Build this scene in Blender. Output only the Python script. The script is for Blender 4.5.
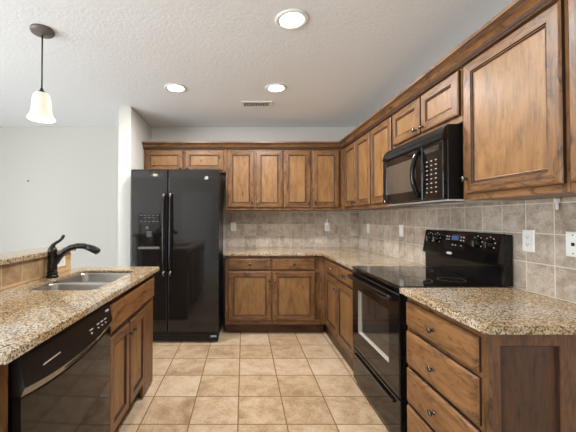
import bpy, bmesh, math, random
from mathutils import Vector, Matrix
random.seed(4)
for _o in list(bpy.data.objects):
    bpy.data.objects.remove(_o)
SC = bpy.context.scene
COL = SC.collection

# ------------------------------------------------------------------ camera
cam_d = bpy.data.cameras.new('camera')
cam = bpy.data.objects.new('camera', cam_d)
COL.objects.link(cam)
cam_d.sensor_fit = 'HORIZONTAL'
cam_d.sensor_width = 36.0
cam_d.lens = 312.9 / 576 * 36.0
cam_d.shift_x = (288 - 243.73) / 576
cam_d.shift_y = -(216 - 213.5) / 576
cam_d.clip_start = 0.05
cam.location = (0, 0, 1.30)
cam.rotation_euler = (math.radians(90) + 0.0147, 0, 0)
SC.camera = cam

# ------------------------------------------------------------------ exposure and light
SC.view_settings.view_transform = 'Standard'
SC.view_settings.look = 'None'
SC.view_settings.gamma = 1.0
SC.view_settings.use_curve_mapping = False
SC.view_settings.exposure = 0.08
CAN_POWER = 21.0
PENDANT_POWER = 1.2
SKY = 12.0
SKY_COL = (.50, .56, .62, 1)
GROUND_GLOW = (.92, .97, 1.0, 1)
world = bpy.data.worlds.new('sky')
SC.world = world
world.use_nodes = True
wn = world.node_tree.nodes['Background']
wn.inputs[1].default_value = SKY
# overcast sky; the brighter lower half is added to lift the ceiling
_tc = world.node_tree.nodes.new('ShaderNodeTexCoord')
_sp = world.node_tree.nodes.new('ShaderNodeSeparateXYZ')
_rp = world.node_tree.nodes.new('ShaderNodeValToRGB')
_ad = world.node_tree.nodes.new('ShaderNodeMath')
_ad.operation = 'MULTIPLY_ADD'
_ad.inputs[1].default_value = .5
_ad.inputs[2].default_value = .5
world.node_tree.links.new(_tc.outputs['Generated'], _sp.inputs[0])
world.node_tree.links.new(_sp.outputs[2], _ad.inputs[0])
world.node_tree.links.new(_ad.outputs[0], _rp.inputs[0])
_rp.color_ramp.elements[0].position = .48
_rp.color_ramp.elements[0].color = GROUND_GLOW
_rp.color_ramp.elements[1].position = .52
_rp.color_ramp.elements[1].color = SKY_COL
world.node_tree.links.new(_rp.outputs[0], wn.inputs[0])


def portal(name, loc, rot, sx, sy):
    d = bpy.data.lights.new(name, 'AREA')
    d.shape = 'RECTANGLE'
    d.size, d.size_y = sx, sy
    d.cycles.is_portal = True
    o = bpy.data.objects.new(name, d)
    o.location, o.rotation_euler = loc, rot
    COL.objects.link(o)


# room extents
XR, XL, YB, YF, ZC = 1.52, -4.3, 4.10, -2.9, 2.50
portal('window_daylight', (XL + 0.02, -.65, 1.22), (0, math.radians(-90), 0), 2.32, 3.9)


# ------------------------------------------------------------------ materials
def lin(c):
    return tuple(((v / 255) / 12.92 if v / 255 <= .04045 else ((v / 255 + .055) / 1.055) ** 2.4) for v in c)


class NT:
    def __init__(self, name):
        self.m = bpy.data.materials.new(name)
        self.m.use_nodes = True
        self.t = self.m.node_tree
        self.b = self.t.nodes['Principled BSDF']

    def n(self, typ, **kw):
        nd = self.t.nodes.new(typ)
        for k, v in kw.items():
            if k.startswith('i_'):
                nd.inputs[k[2:].replace('_', ' ')].default_value = v
            else:
                setattr(nd, k, v)
        return nd

    def l(self, a, b):
        self.t.links.new(a, b)

    def ramp(self, fac, stops, interp='LINEAR'):
        r = self.n('ShaderNodeValToRGB')
        r.color_ramp.interpolation = interp
        e = r.color_ramp.elements
        while len(e) < len(stops):
            e.new(0.5)
        for k, (p, c) in zip(range(len(stops)), stops):
            e[k].position = p
            e[k].color = (*c, 1) if len(c) == 3 else c
        self.l(fac, r.inputs[0])
        return r.outputs[0]

    def mix(self, fac, a, b, mode='MIX'):
        m = self.n('ShaderNodeMix', data_type='RGBA', blend_type=mode)
        for s, v in ((0, fac), (6, a), (7, b)):
            if hasattr(v, 'is_linked') or hasattr(v, 'links'):
                self.l(v, m.inputs[s])
            else:
                m.inputs[s].default_value = v if s == 0 else (*v, 1)
        return m.outputs[2]

    def math(self, op, a, b=0.0):
        m = self.n('ShaderNodeMath', operation=op)
        for s, v in ((0, a), (1, b)):
            if hasattr(v, 'links'):
                self.l(v, m.inputs[s])
            else:
                m.inputs[s].default_value = v
        return m.outputs[0]

    def bump(self, h, strength=.2, dist=.002):
        b = self.n('ShaderNodeBump')
        b.inputs['Strength'].default_value = strength
        b.inputs['Distance'].default_value = dist
        self.l(h, b.inputs['Height'])
        self.l(b.outputs[0], self.b.inputs['Normal'])


def plain(name, col, rough=.5, metal=0., coat=0., emit=None, estr=0., bumpy=None, spec=.5):
    t = NT(name)
    b = t.b
    b.inputs['Base Color'].default_value = (*col, 1)
    b.inputs['Roughness'].default_value = rough
    b.inputs['Metallic'].default_value = metal
    b.inputs['Coat Weight'].default_value = coat
    b.inputs['Coat Roughness'].default_value = .05
    b.inputs['Specular IOR Level'].default_value = spec
    if emit:
        b.inputs['Emission Color'].default_value = (*emit, 1)
        b.inputs['Emission Strength'].default_value = estr
    tc = t.n('ShaderNodeTexCoord')
    nz = t.n('ShaderNodeTexNoise', i_Scale=bumpy[0] if bumpy else 40., i_Detail=4.)
    t.l(tc.outputs['Object'], nz.inputs['Vector'])
    if bumpy:
        t.bump(nz.outputs[0], bumpy[1], bumpy[2])
    else:
        r = t.n('ShaderNodeMapRange')
        r.inputs[3].default_value = max(0, rough - .02)
        r.inputs[4].default_value = rough + .03
        t.l(nz.outputs[0], r.inputs[0])
        t.l(r.outputs[0], b.inputs['Roughness'])
    return t.m


def wood(name, axis, light, dark, knot=1.0, rough=.40, blotch=.5):
    t = NT(name)
    tc = t.n('ShaderNodeTexCoord')
    oi = t.n('ShaderNodeObjectInfo')
    add = t.n('ShaderNodeVectorMath', operation='ADD')
    sc = t.n('ShaderNodeVectorMath', operation='SCALE')
    comb = t.n('ShaderNodeCombineXYZ')
    for i, k in enumerate((17., 23., 31.)):
        t.l(t.math('MULTIPLY', oi.outputs['Random'], k), comb.inputs[i])
    t.l(tc.outputs['Object'], add.inputs[0])
    t.l(comb.outputs[0], add.inputs[1])

    def mapped(across, along):
        mp = t.n('ShaderNodeMapping')
        s = [across] * 3
        s[axis] = along
        mp.inputs['Scale'].default_value = s
        t.l(add.outputs[0], mp.inputs[0])
        return mp.outputs[0]
    broad = t.n('ShaderNodeTexNoise', i_Scale=1., i_Detail=4., i_Roughness=.6, i_Distortion=1.6)
    t.l(mapped(9., 2.4), broad.inputs['Vector'])
    fine = t.n('ShaderNodeTexNoise', i_Scale=1., i_Detail=6., i_Roughness=.7, i_Distortion=.5)
    t.l(mapped(95., 7.), fine.inputs['Vector'])
    f = t.math('ADD', t.math('MULTIPLY', broad.outputs[0], .55), t.math('MULTIPLY', fine.outputs[0], .45))
    mid = tuple(a * .55 + b * .45 for a, b in zip(light, dark))
    c = t.ramp(f, [(.36, dark), (.46, mid), (.56, light), (.68, tuple(min(1, v * 1.18) for v in light))])
    # dark rubbed-in stain that gathers in blotches
    blo = t.n('ShaderNodeTexNoise', i_Scale=1., i_Detail=6., i_Roughness=.72, i_Distortion=2.2)
    t.l(mapped(17., 5.5), blo.inputs['Vector'])
    bl = t.n('ShaderNodeMapRange', interpolation_type='SMOOTHSTEP')
    bl.inputs[1].default_value = .50
    bl.inputs[2].default_value = .68
    bl.inputs[3].default_value = 0.
    bl.inputs[4].default_value = blotch
    t.l(blo.outputs[0], bl.inputs[0])
    c = t.mix(bl.outputs[0], c, tuple(v * .42 for v in dark))
    # knots
    vo = t.n('ShaderNodeTexVoronoi', i_Scale=1.)
    t.l(mapped(9., 5.), vo.inputs['Vector'])
    wob = t.math('ADD', vo.outputs['Distance'], t.math('MULTIPLY', fine.outputs[0], .12))
    sep = t.n('ShaderNodeSeparateColor')
    t.l(vo.outputs['Color'], sep.inputs[0])
    some = t.math('GREATER_THAN', sep.outputs[0], .62)
    kn = t.n('ShaderNodeMapRange', interpolation_type='SMOOTHSTEP')
    kn.inputs[1].default_value = .10
    kn.inputs[2].default_value = .22
    kn.inputs[3].default_value = .85 * knot
    kn.inputs[4].default_value = 0.
    t.l(wob, kn.inputs[0])
    c = t.mix(t.math('MULTIPLY', kn.outputs[0], some), c, tuple(v * .22 for v in dark))
    t.l(c, t.b.inputs['Base Color'])
    t.b.inputs['Roughness'].default_value = rough
    t.b.inputs['Specular IOR Level'].default_value = .4
    t.b.inputs['Coat Weight'].default_value = .06
    t.b.inputs['Coat Roughness'].default_value = .28
    t.bump(fine.outputs[0], .12, .0008)
    return t.m


PL, PD = lin((147, 108, 67)), lin((108, 75, 43))
FL, FD = lin((133, 94, 58)), lin((74, 48, 28))
W = {}
for ax, nm in enumerate('xyz'):
    W['p' + nm] = wood('wood panel grain ' + nm, ax, PL, PD, 1., blotch=.30)
    W['f' + nm] = wood('wood frame grain ' + nm, ax, FL, FD, 1.0, blotch=.8)
GLAZE_SHADE = plain('dark brown glaze and side shade', lin((54, 31, 18)), .65)  # groove glaze; also paints shade on door and drawer sides
WOOD_SHADED = wood('shaded wood end panel', 2, lin((92, 60, 37)), lin((54, 34, 21)), .6)  # cabinet wood darkened: shade on the end panel put into the colour
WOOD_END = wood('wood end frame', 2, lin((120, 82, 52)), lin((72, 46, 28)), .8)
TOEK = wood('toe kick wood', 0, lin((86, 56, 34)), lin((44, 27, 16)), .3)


def granite():
    t = NT('speckled granite')
    tc = t.n('ShaderNodeTexCoord')
    ob = tc.outputs['Object']
    wn_ = t.n('ShaderNodeTexNoise', i_Scale=3.4, i_Detail=4., i_Distortion=.9)
    t.l(ob, wn_.inputs['Vector'])
    mid = t.n('ShaderNodeTexNoise', i_Scale=55., i_Detail=4., i_Roughness=.7)
    t.l(ob, mid.inputs['Vector'])
    base = t.ramp(mid.outputs[0], [(.30, lin((114, 90, 62))), (.43, lin((166, 138, 98))), (.56, lin((198, 172, 132))), (.72, lin((220, 205, 176)))])
    blot = t.ramp(wn_.outputs[0], [(.45, (0, 0, 0)), (.58, (1, 1, 1))])
    base = t.mix(t.math('MULTIPLY', blot, .62), base, lin((204, 196, 183)))
    vo = t.n('ShaderNodeTexVoronoi', i_Scale=190.)
    t.l(ob, vo.inputs['Vector'])
    sep = t.n('ShaderNodeSeparateColor')
    t.l(vo.outputs['Color'], sep.inputs[0])
    thr = t.math('ADD', t.math('MULTIPLY', mid.outputs[0], -1.25), 1.30)
    dk = t.math('GREATER_THAN', sep.outputs[0], thr)
    base = t.mix(t.math('MULTIPLY', dk, .85), base, lin((60, 46, 34)))
    lt = t.math('GREATER_THAN', sep.outputs[1], .86)
    base = t.mix(t.math('MULTIPLY', lt, .6), base, lin((214, 203, 182)))
    tn = t.math('GREATER_THAN', sep.outputs[2], .85)
    base = t.mix(t.math('MULTIPLY', tn, .6), base, lin((140, 100, 58)))
    t.l(base, t.b.inputs['Base Color'])
    t.b.inputs['Roughness'].default_value = .08
    return t.m


GRANITE = granite()


def tile_mat(name, plane, size, off, tones, grout, mortar, rough, mot, bumpd=.0015):
    """square tiles on a world plane; plane 'xy', 'xz' or 'yz'"""
    t = NT(name)
    g = t.n('ShaderNodeNewGeometry')
    s = t.n('ShaderNodeSeparateXYZ')
    t.l(g.outputs['Position'], s.inputs[0])
    c = t.n('ShaderNodeCombineXYZ')
    for i, a in enumerate(plane):
        t.l(t.math('SUBTRACT', s.outputs['xyz'.index(a)], off[i]), c.inputs[i])
    br = t.n('ShaderNodeTexBrick', offset=0., squash=1.)
    br.inputs['Scale'].default_value = 1.
    br.inputs['Brick Width'].default_value = size
    br.inputs['Row Height'].default_value = size
    br.inputs['Mortar Size'].default_value = mortar
    br.inputs['Mortar Smooth'].default_value = .15
    br.inputs['Color1'].default_value = (.25, .25, .25, 1)
    br.inputs['Color2'].default_value = (.75, .75, .75, 1)
    br.inputs['Mortar'].default_value = (.5, .5, .5, 1)
    t.l(c.outputs[0], br.inputs['Vector'])
    # each tile samples the mottling at its own shift
    w4 = t.n('ShaderNodeTexNoise', noise_dimensions='4D', i_Scale=mot, i_Detail=9., i_Roughness=.74, i_Distortion=.35)
    t.l(g.outputs['Position'], w4.inputs['Vector'])
    t.l(t.math('MULTIPLY', br.outputs['Color'], 9.), w4.inputs['W'])
    gr = t.n('ShaderNodeTexNoise', i_Scale=mot * 9., i_Detail=5., i_Roughness=.75)
    t.l(g.outputs['Position'], gr.inputs['Vector'])
    wg = t.math('ADD', t.math('MULTIPLY', w4.outputs[0], .68), t.math('MULTIPLY', gr.outputs[0], .32))
    f = t.math('ADD', wg, t.math('MULTIPLY', t.math('SUBTRACT', br.outputs['Color'], .5), .22))
    col = t.ramp(f, [(.36, tones[0]), (.46, tones[1]), (.54, tones[2]), (.64, tones[3])])
    col = t.mix(br.outputs['Fac'], col, grout)
    t.l(col, t.b.inputs['Base Color'])
    rr = t.n('ShaderNodeMapRange')
    rr.inputs[3].default_value = rough
    rr.inputs[4].default_value = .85
    t.l(br.outputs['Fac'], rr.inputs[0])
    t.l(rr.outputs[0], t.b.inputs['Roughness'])
    h = t.math('SUBTRACT', t.math('MULTIPLY', w4.outputs[0], .25), br.outputs['Fac'])
    t.bump(h, .6, bumpd)
    return t.m


TS, TGX, TGY = .308, -.0368, 1.992
FLOOR_M = tile_mat('floor tile', 'xy', TS, (TGX, TGY), (lin((152, 124, 93)), lin((186, 158, 126)), lin((202, 178, 149)), lin((214, 196, 170))), lin((132, 102, 70)), .0045, .30, 7.)
BT = .1535
SPT = (lin((142, 126, 111)), lin((174, 159, 143)), lin((194, 181, 166)), lin((214, 204, 190)))
SPLASH_B = tile_mat('wall tile back', 'xz', BT, (.009 - 10 * BT, .914), SPT, lin((206, 192, 170)), .0026, .42, 14.)
SPLASH_R = tile_mat('wall tile right', 'yz', BT, (1.521 - 20 * BT, .914), SPT, lin((222, 212, 196)), .0028, .42, 14.)
SPLASH_L = tile_mat('wall tile bar', 'yz', .156, (1.67 - 20 * .156, .900), (lin((140, 108, 78)), lin((168, 136, 102)), lin((184, 154, 118)), lin((200, 174, 138))), lin((206, 186, 150)), .0035, .42, 14.)
BULLNOSE = plain('tan bullnose tile', lin((200, 168, 122)), .4, bumpy=(30., .1, .001))
BULL_GREY = plain('pale grey bullnose tile', lin((182, 168, 146)), .4, bumpy=(30., .1, .001))

WALL_M = plain('painted wall', lin((205, 202, 195)), .85, bumpy=(160., .15, .001))
CEIL_M = plain('textured ceiling', lin((236, 237, 239)), .9, bumpy=(55., .55, .004))
BOUNCE_CARPET = plain('pale bounce carpet', lin((214, 211, 206)), .95, bumpy=(220., .5, .004))  # unseen floor, made pale to bounce neutral light onto the ceiling
TRIM_M = plain('white painted trim', lin((232, 231, 227)), .45)
BLACK = plain('gloss black enamel', (.006, .0055, .0055), .06, spec=.38)
BLACK_FR = plain('black appliance door', (.0095, .0078, .0072), .06, spec=.5)
BLACK_SAT = plain('satin black plastic', (.009, .0083, .0083), .28, spec=.35)
GLASS_BLK = plain('black ceramic glass', (.006, .006, .006), .03, coat=.4)
WIN_DK = plain('smoked oven window', (.035, .030, .026), .06, coat=.3)
WIN_MW = plain('smoked microwave window', (.07, .055, .042), .10, coat=.3)
STEEL = plain('brushed stainless steel', (.40, .375, .345), .34, metal=1.)
CHROME = plain('polished metal', (.75, .74, .72), .15, metal=1.)
PEWTER = plain('dark pewter knob metal', (.14, .12, .10), .24, metal=.9)
BRONZE = plain('oil rubbed bronze', (.022, .017, .015), .26, metal=.55, coat=.2)
CANOPY = plain('brushed brown metal', (.16, .135, .12), .45, metal=.3)
WHITE_PL = plain('white plastic', lin((238, 237, 232)), .35)
DARKHOLE = plain('dark slot', (.01, .01, .01), .6)
GREY_MK = plain('pale grey printing', lin((196, 196, 192)), .5)
KEY_MK = plain('cream key printing', lin((150, 142, 130)), .5)
DIM_MK = plain('dim grey printing', lin((88, 84, 82)), .4)
TRAY_G = plain('grey dispenser plastic', lin((92, 90, 88)), .35)
PADDLE = plain('dark grey dispenser plastic', lin((70, 68, 67)), .3)
JAMB = plain('window bezel with painted reflection', lin((170, 164, 154)), .42)  # pale colour stands in for light reflected by the recess edges
GREY_FIL = plain('dark grey filter mesh', lin((92, 90, 88)), .4, metal=.5)
LCD = plain('blue display', lin((62, 90, 135)), .3, emit=lin((90, 140, 200)), estr=.08)
UNDER = plain('grey underside metal', (.78, .77, .75), .35, metal=.25)
LENS = plain('lit lamp lens', (1, 1, 1), .4, emit=(1.0, .95, .86), estr=14.)
SHADE = plain('lit frosted glass shade', (.9, .86, .74), .35, emit=(1.0, .84, .56), estr=.14)
BULB = plain('lit bulb', (1, 1, 1), .4, emit=(1.0, .88, .66), estr=5.)
LIP = plain('glossy dark lip', (.03, .024, .02), .10, metal=.0, coat=1., spec=1.)
BLUE_PATCH = plain('pale blue patch', lin((150, 178, 205)), .4)


def pane_mat():
    t = NT('window glass')
    tr = t.n('ShaderNodeBsdfTransparent')
    gl = t.n('ShaderNodeBsdfGlossy', i_Roughness=.02)
    mx = t.n('ShaderNodeMixShader')
    mx.inputs[0].default_value = .06
    t.l(tr.outputs[0], mx.inputs[1])
    t.l(gl.outputs[0], mx.inputs[2])
    t.l(mx.outputs[0], t.t.nodes['Material Output'].inputs[0])
    return t.m


PANE = pane_mat()


# ------------------------------------------------------------------ mesh helpers
class MB:
    def __init__(self):
        self.bm = bmesh.new()
        self.f = lambda a, w, z: Vector((a, w, z))

    def V(self, p):
        return self.bm.verts.new(self.f(*p))

    def face(self, vs, mi=0, smooth=False):
        try:
            fc = self.bm.faces.new(vs)
        except ValueError:
            return None
        fc.material_index = mi
        fc.smooth = smooth
        return fc

    def box(self, x0, x1, y0, y1, z0, z1, mi=0, bev=0., seg=1):
        v = [self.V(p) for p in ((x0, y0, z0), (x1, y0, z0), (x1, y1, z0), (x0, y1, z0), (x0, y0, z1), (x1, y0, z1), (x1, y1, z1), (x0, y1, z1))]
        fs = [self.face([v[i] for i in q], mi) for q in ((3, 2, 1, 0), (4, 5, 6, 7), (0, 1, 5, 4), (1, 2, 6, 5), (2, 3, 7, 6), (3, 0, 4, 7))]
        if bev:
            es = list({e for fc in fs for e in fc.edges})
            r = bmesh.ops.bevel(self.bm, geom=es, offset=bev, segments=seg, profile=.5, affect='EDGES')
            for fc in r['faces']:
                fc.material_index = mi
                if seg > 1:
                    fc.smooth = True
        return self

    def loops(self, loops, mi=0, closed=True, cap0=True, cap1=True, smooth=False, mis=None):
        """skin a list of point loops"""
        L = [[self.V(p) for p in lp] for lp in loops]
        n = len(L[0])
        for k in range(len(L) - 1):
            m = mis[k] if mis else mi
            rng = n if closed else n - 1
            for i in range(rng):
                j = (i + 1) % n
                self.face([L[k][i], L[k][j], L[k + 1][j], L[k + 1][i]], m, smooth)
        if cap0:
            self.face(L[0], mis[0] if mis else mi)
        if cap1:
            self.face(L[-1], mis[-1] if mis else mi)
        return self

    def lathe(self, prof, c=(0, 0, 0), axis='z', n=24, mi=0, smooth=True, closed=False):
        """prof: (radius, height) pairs, axis z/x/y from centre"""
        lps = []
        for r, h in prof:
            lp = []
            for i in range(n):
                a = 2 * math.pi * i / n
                u, v = max(r, 1e-5) * math.cos(a), max(r, 1e-5) * math.sin(a)
                p = {'z': (u, v, h), 'x': (h, u, v), 'y': (u, h, v)}[axis]
                lp.append((c[0] + p[0], c[1] + p[1], c[2] + p[2]))
            lps.append(lp)
        if prof[0][0] > 1e-4 and prof[-1][0] > 1e-4 and closed:
            lps.append(lps[0])
            self.loops(lps, mi, smooth=smooth, cap0=False, cap1=False)
            bmesh.ops.remove_doubles(self.bm, verts=self.bm.verts, dist=1e-7)
            return self
        return self.loops(lps, mi, smooth=smooth)

    def tube(self, pts, rad, n=12, mi=0, flat=None):
        """round tube along pts; rad scalar or list; flat = (axis vector, factor) squashes it"""
        pts = [Vector(p) for p in pts]
        if not isinstance(rad, (list, tuple)):
            rad = [rad] * len(pts)
        lps = []
        up = None
        for k, p in enumerate(pts):
            d = (pts[min(k + 1, len(pts) - 1)] - pts[max(k - 1, 0)]).normalized()
            if up is None:
                up = Vector((0, 0, 1)) if abs(d.z) < .9 else Vector((0, 1, 0))
            s = d.cross(up).normalized()
            up = s.cross(d).normalized()
            lp = []
            for i in range(n):
                a = 2 * math.pi * i / n
                o = s * math.cos(a) * rad[k] + up * math.sin(a) * rad[k]
                if flat:
                    ax = Vector(flat[0])
                    o -= ax * o.dot(ax) * (1 - flat[1])
                lp.append(tuple(p + o))
            lps.append(lp)
        return self.loops(lps, mi, smooth=True)

    def prism(self, poly, z0, z1, mi=0, bev=0., seg=2):
        v0 = [self.V((p[0], p[1], z0)) for p in poly]
        v1 = [self.V((p[0], p[1], z1)) for p in poly]
        n = len(poly)
        self.face(v0, mi)
        top = self.face(v1, mi)
        for i in range(n):
            j = (i + 1) % n
            self.face([v0[i], v0[j], v1[j], v1[i]], mi)
        if bev:
            self.bm.normal_update()
            r = bmesh.ops.bevel(self.bm, geom=list(top.edges), offset=bev, segments=seg, profile=.5, affect='EDGES')
            for fc in r['faces']:
                fc.material_index = mi
        return self

    def build(self, name, mats, parent=None, loc=None):
        bm = self.bm
        bmesh.ops.recalc_face_normals(bm, faces=bm.faces)
        me = bpy.data.meshes.new(name)
        if parent is not None:
            r = parent
            while r.parent:
                r = r.parent
            org = r.location
            bmesh.ops.translate(bm, verts=bm.verts, vec=-org)
        elif loc is not None:
            bmesh.ops.translate(bm, verts=bm.verts, vec=-Vector(loc))
        bm.to_mesh(me)
        bm.free()
        for m in (mats if isinstance(mats, (list, tuple)) else [mats]):
            me.materials.append(m)
        o = bpy.data.objects.new(name, me)
        COL.objects.link(o)
        if parent is not None:
            o.parent = parent
        elif loc is not None:
            o.location = loc
        return o


def tag(o, label, cat, group=None):
    o['label'] = label
    o['category'] = cat
    if group:
        o['group'] = group
    return o


def thing(name, loc, label, cat, group=None):
    o = bpy.data.objects.new(name, None)
    o.empty_display_size = .1
    COL.objects.link(o)
    o.location = loc
    return tag(o, label, cat, group)


def struct(o):
    o['kind'] = 'structure'
    return o


def copy_thing(o, loc, label, parent=None):
    c = o.copy()
    COL.objects.link(c)
    if parent is None:
        c.location = loc
        c['label'] = label
    else:
        c.parent = parent
    for ch in o.children:
        copy_thing(ch, None, None, c)
    return c


def framemap(side, face):
    """(along, outward, up) -> world for a cabinet face"""
    if side == 'B':
        return lambda a, w, z: Vector((a, face - w, z))
    if side == 'R':
        return lambda a, w, z: Vector((face - w, a, z))
    return lambda a, w, z: Vector((face + w, a, z))


# ------------------------------------------------------------------ room shell
m = MB()
m.box(-1.40, XR + .1, -1.0, YB + .1, -.06, 0)
struct(m.build('floor', FLOOR_M))
m = MB()
m.prism([(XL - .1, YF - .1), (XR + .1, YF - .1), (XR + .1, -1.0), (-1.40, -1.0), (-1.40, YB + .1), (XL - .1, YB + .1)], -.06, .002)
struct(m.build('floor', BOUNCE_CARPET))
m = MB()
m.box(XL - .1, XR + .1, YF - .1, YB + .1, ZC, ZC + .08)
struct(m.build('ceiling', CEIL_M))
m = MB()
m.box(XL - .1, XR + .1, YB, YB + .1, 0, ZC)
struct(m.build('wall_back', WALL_M))
m = MB()
m.box(XR, XR + .1, YF - .1, YB, 0, ZC)
struct(m.build('wall_right', WALL_M))
# left wall; unseen window added, its opening sized for the light it gives
WY0, WY1, WZ0, WZ1 = -2.6, 1.3, .06, 2.40
m = MB()
m.box(XL - .1, XL, YF - .1, WY0, 0, ZC)
m.box(XL - .1, XL, WY1, YB, 0, ZC)
m.box(XL - .1, XL, WY0, WY1, 0, WZ0)
m.box(XL - .1, XL, WY0, WY1, WZ1, ZC)
struct(m.build('wall_left', WALL_M))
# front wall (behind the camera) with a white door
m = MB()
m.box(XL, XR, YF - .1, YF, 0, ZC)
struct(m.build('wall_front', WALL_M))


def window(name, horiz, a0, a1, z0, z1, at):
    m = MB()
    t = .045
    mid = (a0 + a1) / 2
    bars = [(a0, a0 + t, z0, z1), (a1 - t, a1, z0, z1), (mid - t / 2, mid + t / 2, z0, z1), (a0, a1, z0, z0 + t), (a0, a1, z1 - t, z1)]
    for b in bars:
        if horiz:
            m.box(b[0], b[1], at - .08, at - .03, b[2], b[3])
        else:
            m.box(at - .08, at - .03, b[0], b[1], b[2], b[3])
    o = struct(m.build(name, TRIM_M))
    for s0, s1 in ((a0 + t, mid - t / 2), (mid + t / 2, a1 - t)):
        p = MB()
        if horiz:
            p.box(s0, s1, at - .058, at - .054, z0 + t, z1 - t)
        else:
            p.box(at - .058, at - .054, s0, s1, z0 + t, z1 - t)
        p.build('pane', PANE, o)


window('unseen_window_1', False, WY0, WY1, WZ0, WZ1, XL)
m = MB()
m.box(-1.85, -.95, YF, YF + .03, 0, 2.08)
for z0, z1 in ((.15, .95), (1.08, 1.95)):
    for x0 in (-1.75, -1.36):
        m.box(x0, x0 + .31, YF + .03, YF + .04, z0, z1, bev=.008)
d = struct(m.build('door_1', TRIM_M))
MB().lathe([(.008, 0), (.01, .04), (.028, .05), (.03, .065), (.015, .08), (0, .081)], (-1.03, YF + .03, 1.0), 'y').build('door_knob', PEWTER, d)

# stub wall beside the refrigerator
m = MB()
m.box(-1.345, -1.213, 3.35, YB, 0, ZC)
struct(m.build('wall_stub', WALL_M))
# low wall behind the peninsula
m = MB()
m.box(-1.43, -1.302, .93, 2.34, 0, 1.053)
struct(m.build('wall_peninsula', WALL_M))

# ------------------------------------------------------------------ cabinets
DT = .020


def knob(side, face, a, z, parent, mat=None):
    f = framemap(side, face)
    m = MB()
    c = f(a, 0, z)
    ax = 'y' if side == 'B' else 'x'
    s = 1 if side == 'L' else -1
    m.lathe([(.0085, 0), (.0085, .002 * s), (.0055, .005 * s), (.005, .014 * s), (.012, .018 * s), (.0145, .022 * s), (.0135, .027 * s), (.007, .030 * s), (0, .0305 * s)], c, ax, 14)
    return m.build('knob', mat or PEWTER, parent)


def panel_door(side, face, a0, a1, z0, z1, parent, kn=None, rail=.052, name='door', t=DT):
    """framed door with a flat recessed panel, glazed double groove and bevelled outer edge"""
    ha = {'B': 'x', 'R': 'y', 'L': 'y'}[side]
    f = framemap(side, face)
    m = MB()
    m.f = f
    prof = [(0, .0015), (0, t - .006), (.004, t - .002), (.008, t), (rail, t), (rail + .004, t - .005), (rail + .009, t - .003), (rail + .013, t - .009), (rail + .016, t - .010), (rail + .016, .0015)]
    kinds = ['g', 's', 's', 's', 'g', 's', 'g', 's', 's']  # outer sides coloured dark as gap shade; grooves are glazed

    def loop(i, w):
        return [(a0 + i, w, z0 + i), (a1 - i, w, z0 + i), (a1 - i, w, z1 - i), (a0 + i, w, z1 - i)]
    L = [[m.V(p) for p in loop(i, w)] for i, w in prof]
    L.append(L[0])
    for k in range(len(L) - 1):
        for i in range(4):
            j = (i + 1) % 4
            kd = kinds[k] if k < len(kinds) else 's'
            mi = 2 if kd == 'g' else (0 if i in (0, 2) else 1)
            m.face([L[k][i], L[k][j], L[k + 1][j], L[k + 1][i]], mi)
    d = m.build(name, [W['f' + ha], W['fz'], GLAZE_SHADE], parent)
    p = MB()
    p.f = f
    r = rail + .0158
    p.box(a0 + r, a1 - r, .0025, t - .0105, z0 + r, z1 - r)
    p.build('panel', W['pz'] if (z1 - z0) > .22 else W['p' + ha], d)
    if kn:
        knob(side, face + (t if side == 'L' else -t), kn[0], kn[1], d)
    return d


def slab_front(side, face, a0, a1, z0, z1, parent, kn=True, name='drawer', t=.026, bev=.012):
    ha = {'B': 'x', 'R': 'y', 'L': 'y'}[side]
    m = MB()
    m.f = framemap(side, face)
    lp = lambda i, w: [(a0 + i, w, z0 + i), (a1 - i, w, z0 + i), (a1 - i, w, z1 - i), (a0 + i, w, z1 - i)]
    m.loops([lp(0, .0015), lp(0, t - bev), lp(bev * .35, t - bev * .35), lp(bev * 1.2, t)], mis=[1, 0, 0, 0])  # side faces coloured dark in place of shade
    d = m.build(name, [W['f' + ha] if t < .02 else W['w' + ha], GLAZE_SHADE], parent)
    if kn:
        knob(side, face + (t if side == 'L' else -t), (a0 + a1) / 2, (z0 + z1) / 2, d)
    return d


for ax, nm in enumerate('xyz'):
    W['w' + nm] = wood('wood drawer grain ' + nm, ax, lin((144, 101, 61)), lin((82, 54, 31)), 1.0, blotch=.8)


def carcass(side, face, a0, a1, z0, z1, depth, parent, stiles, rails, ft=.019, mat=None):
    """box plus a face frame; stiles = list of (a0, a1), rails = list of (z0, z1)"""
    ha = {'B': 'x', 'R': 'y', 'L': 'y'}[side]
    f = framemap(side, face)
    m = MB()
    m.f = f
    m.box(a0, a1, -depth, -ft, z0, z1)
    m.build('carcass', mat or W['fz'], parent)
    m = MB()
    m.f = f
    for s in stiles:
        m.box(s[0], s[1], -ft, 0, z0, z1, 1)
    prev = sorted(stiles)
    for r in rails:
        for s, e in zip(prev[:-1], prev[1:]):
            m.box(s[1], e[0], -ft, -.0004, r[0], r[1], 0)
    m.build('face_frame', [W['f' + ha], W['fz']], parent)


FB, FR = 3.78, 1.21          # upper faces
UB, UT = 1.397, 2.145        # upper bottom and top
DB, DTOP = 1.430, 2.116


def upper(side, face, a0, a1, z0, label, doors, group='upper cabinets', back=.30, mids=()):
    f = framemap(side, face)
    base = f((a0 + a1) / 2, -.15, z0)
    t = thing('upper_cabinet', base, label, 'cabinet', group)
    st = [(a0 + .0005, a0 + .03), (a1 - .03, a1 - .0005)] + list(mids)
    carcass(side, face, a0 + .0005, a1 - .0005, z0, UT, back, t, st, [(z0, z0 + .04), (UT - .04, UT)])
    for d in doors:
        panel_door(side, face, d[0], d[1], d[2], d[3] + (.008 if side == 'R' else 0), t, d[4] if len(d) > 4 else None)
    return t


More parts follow.
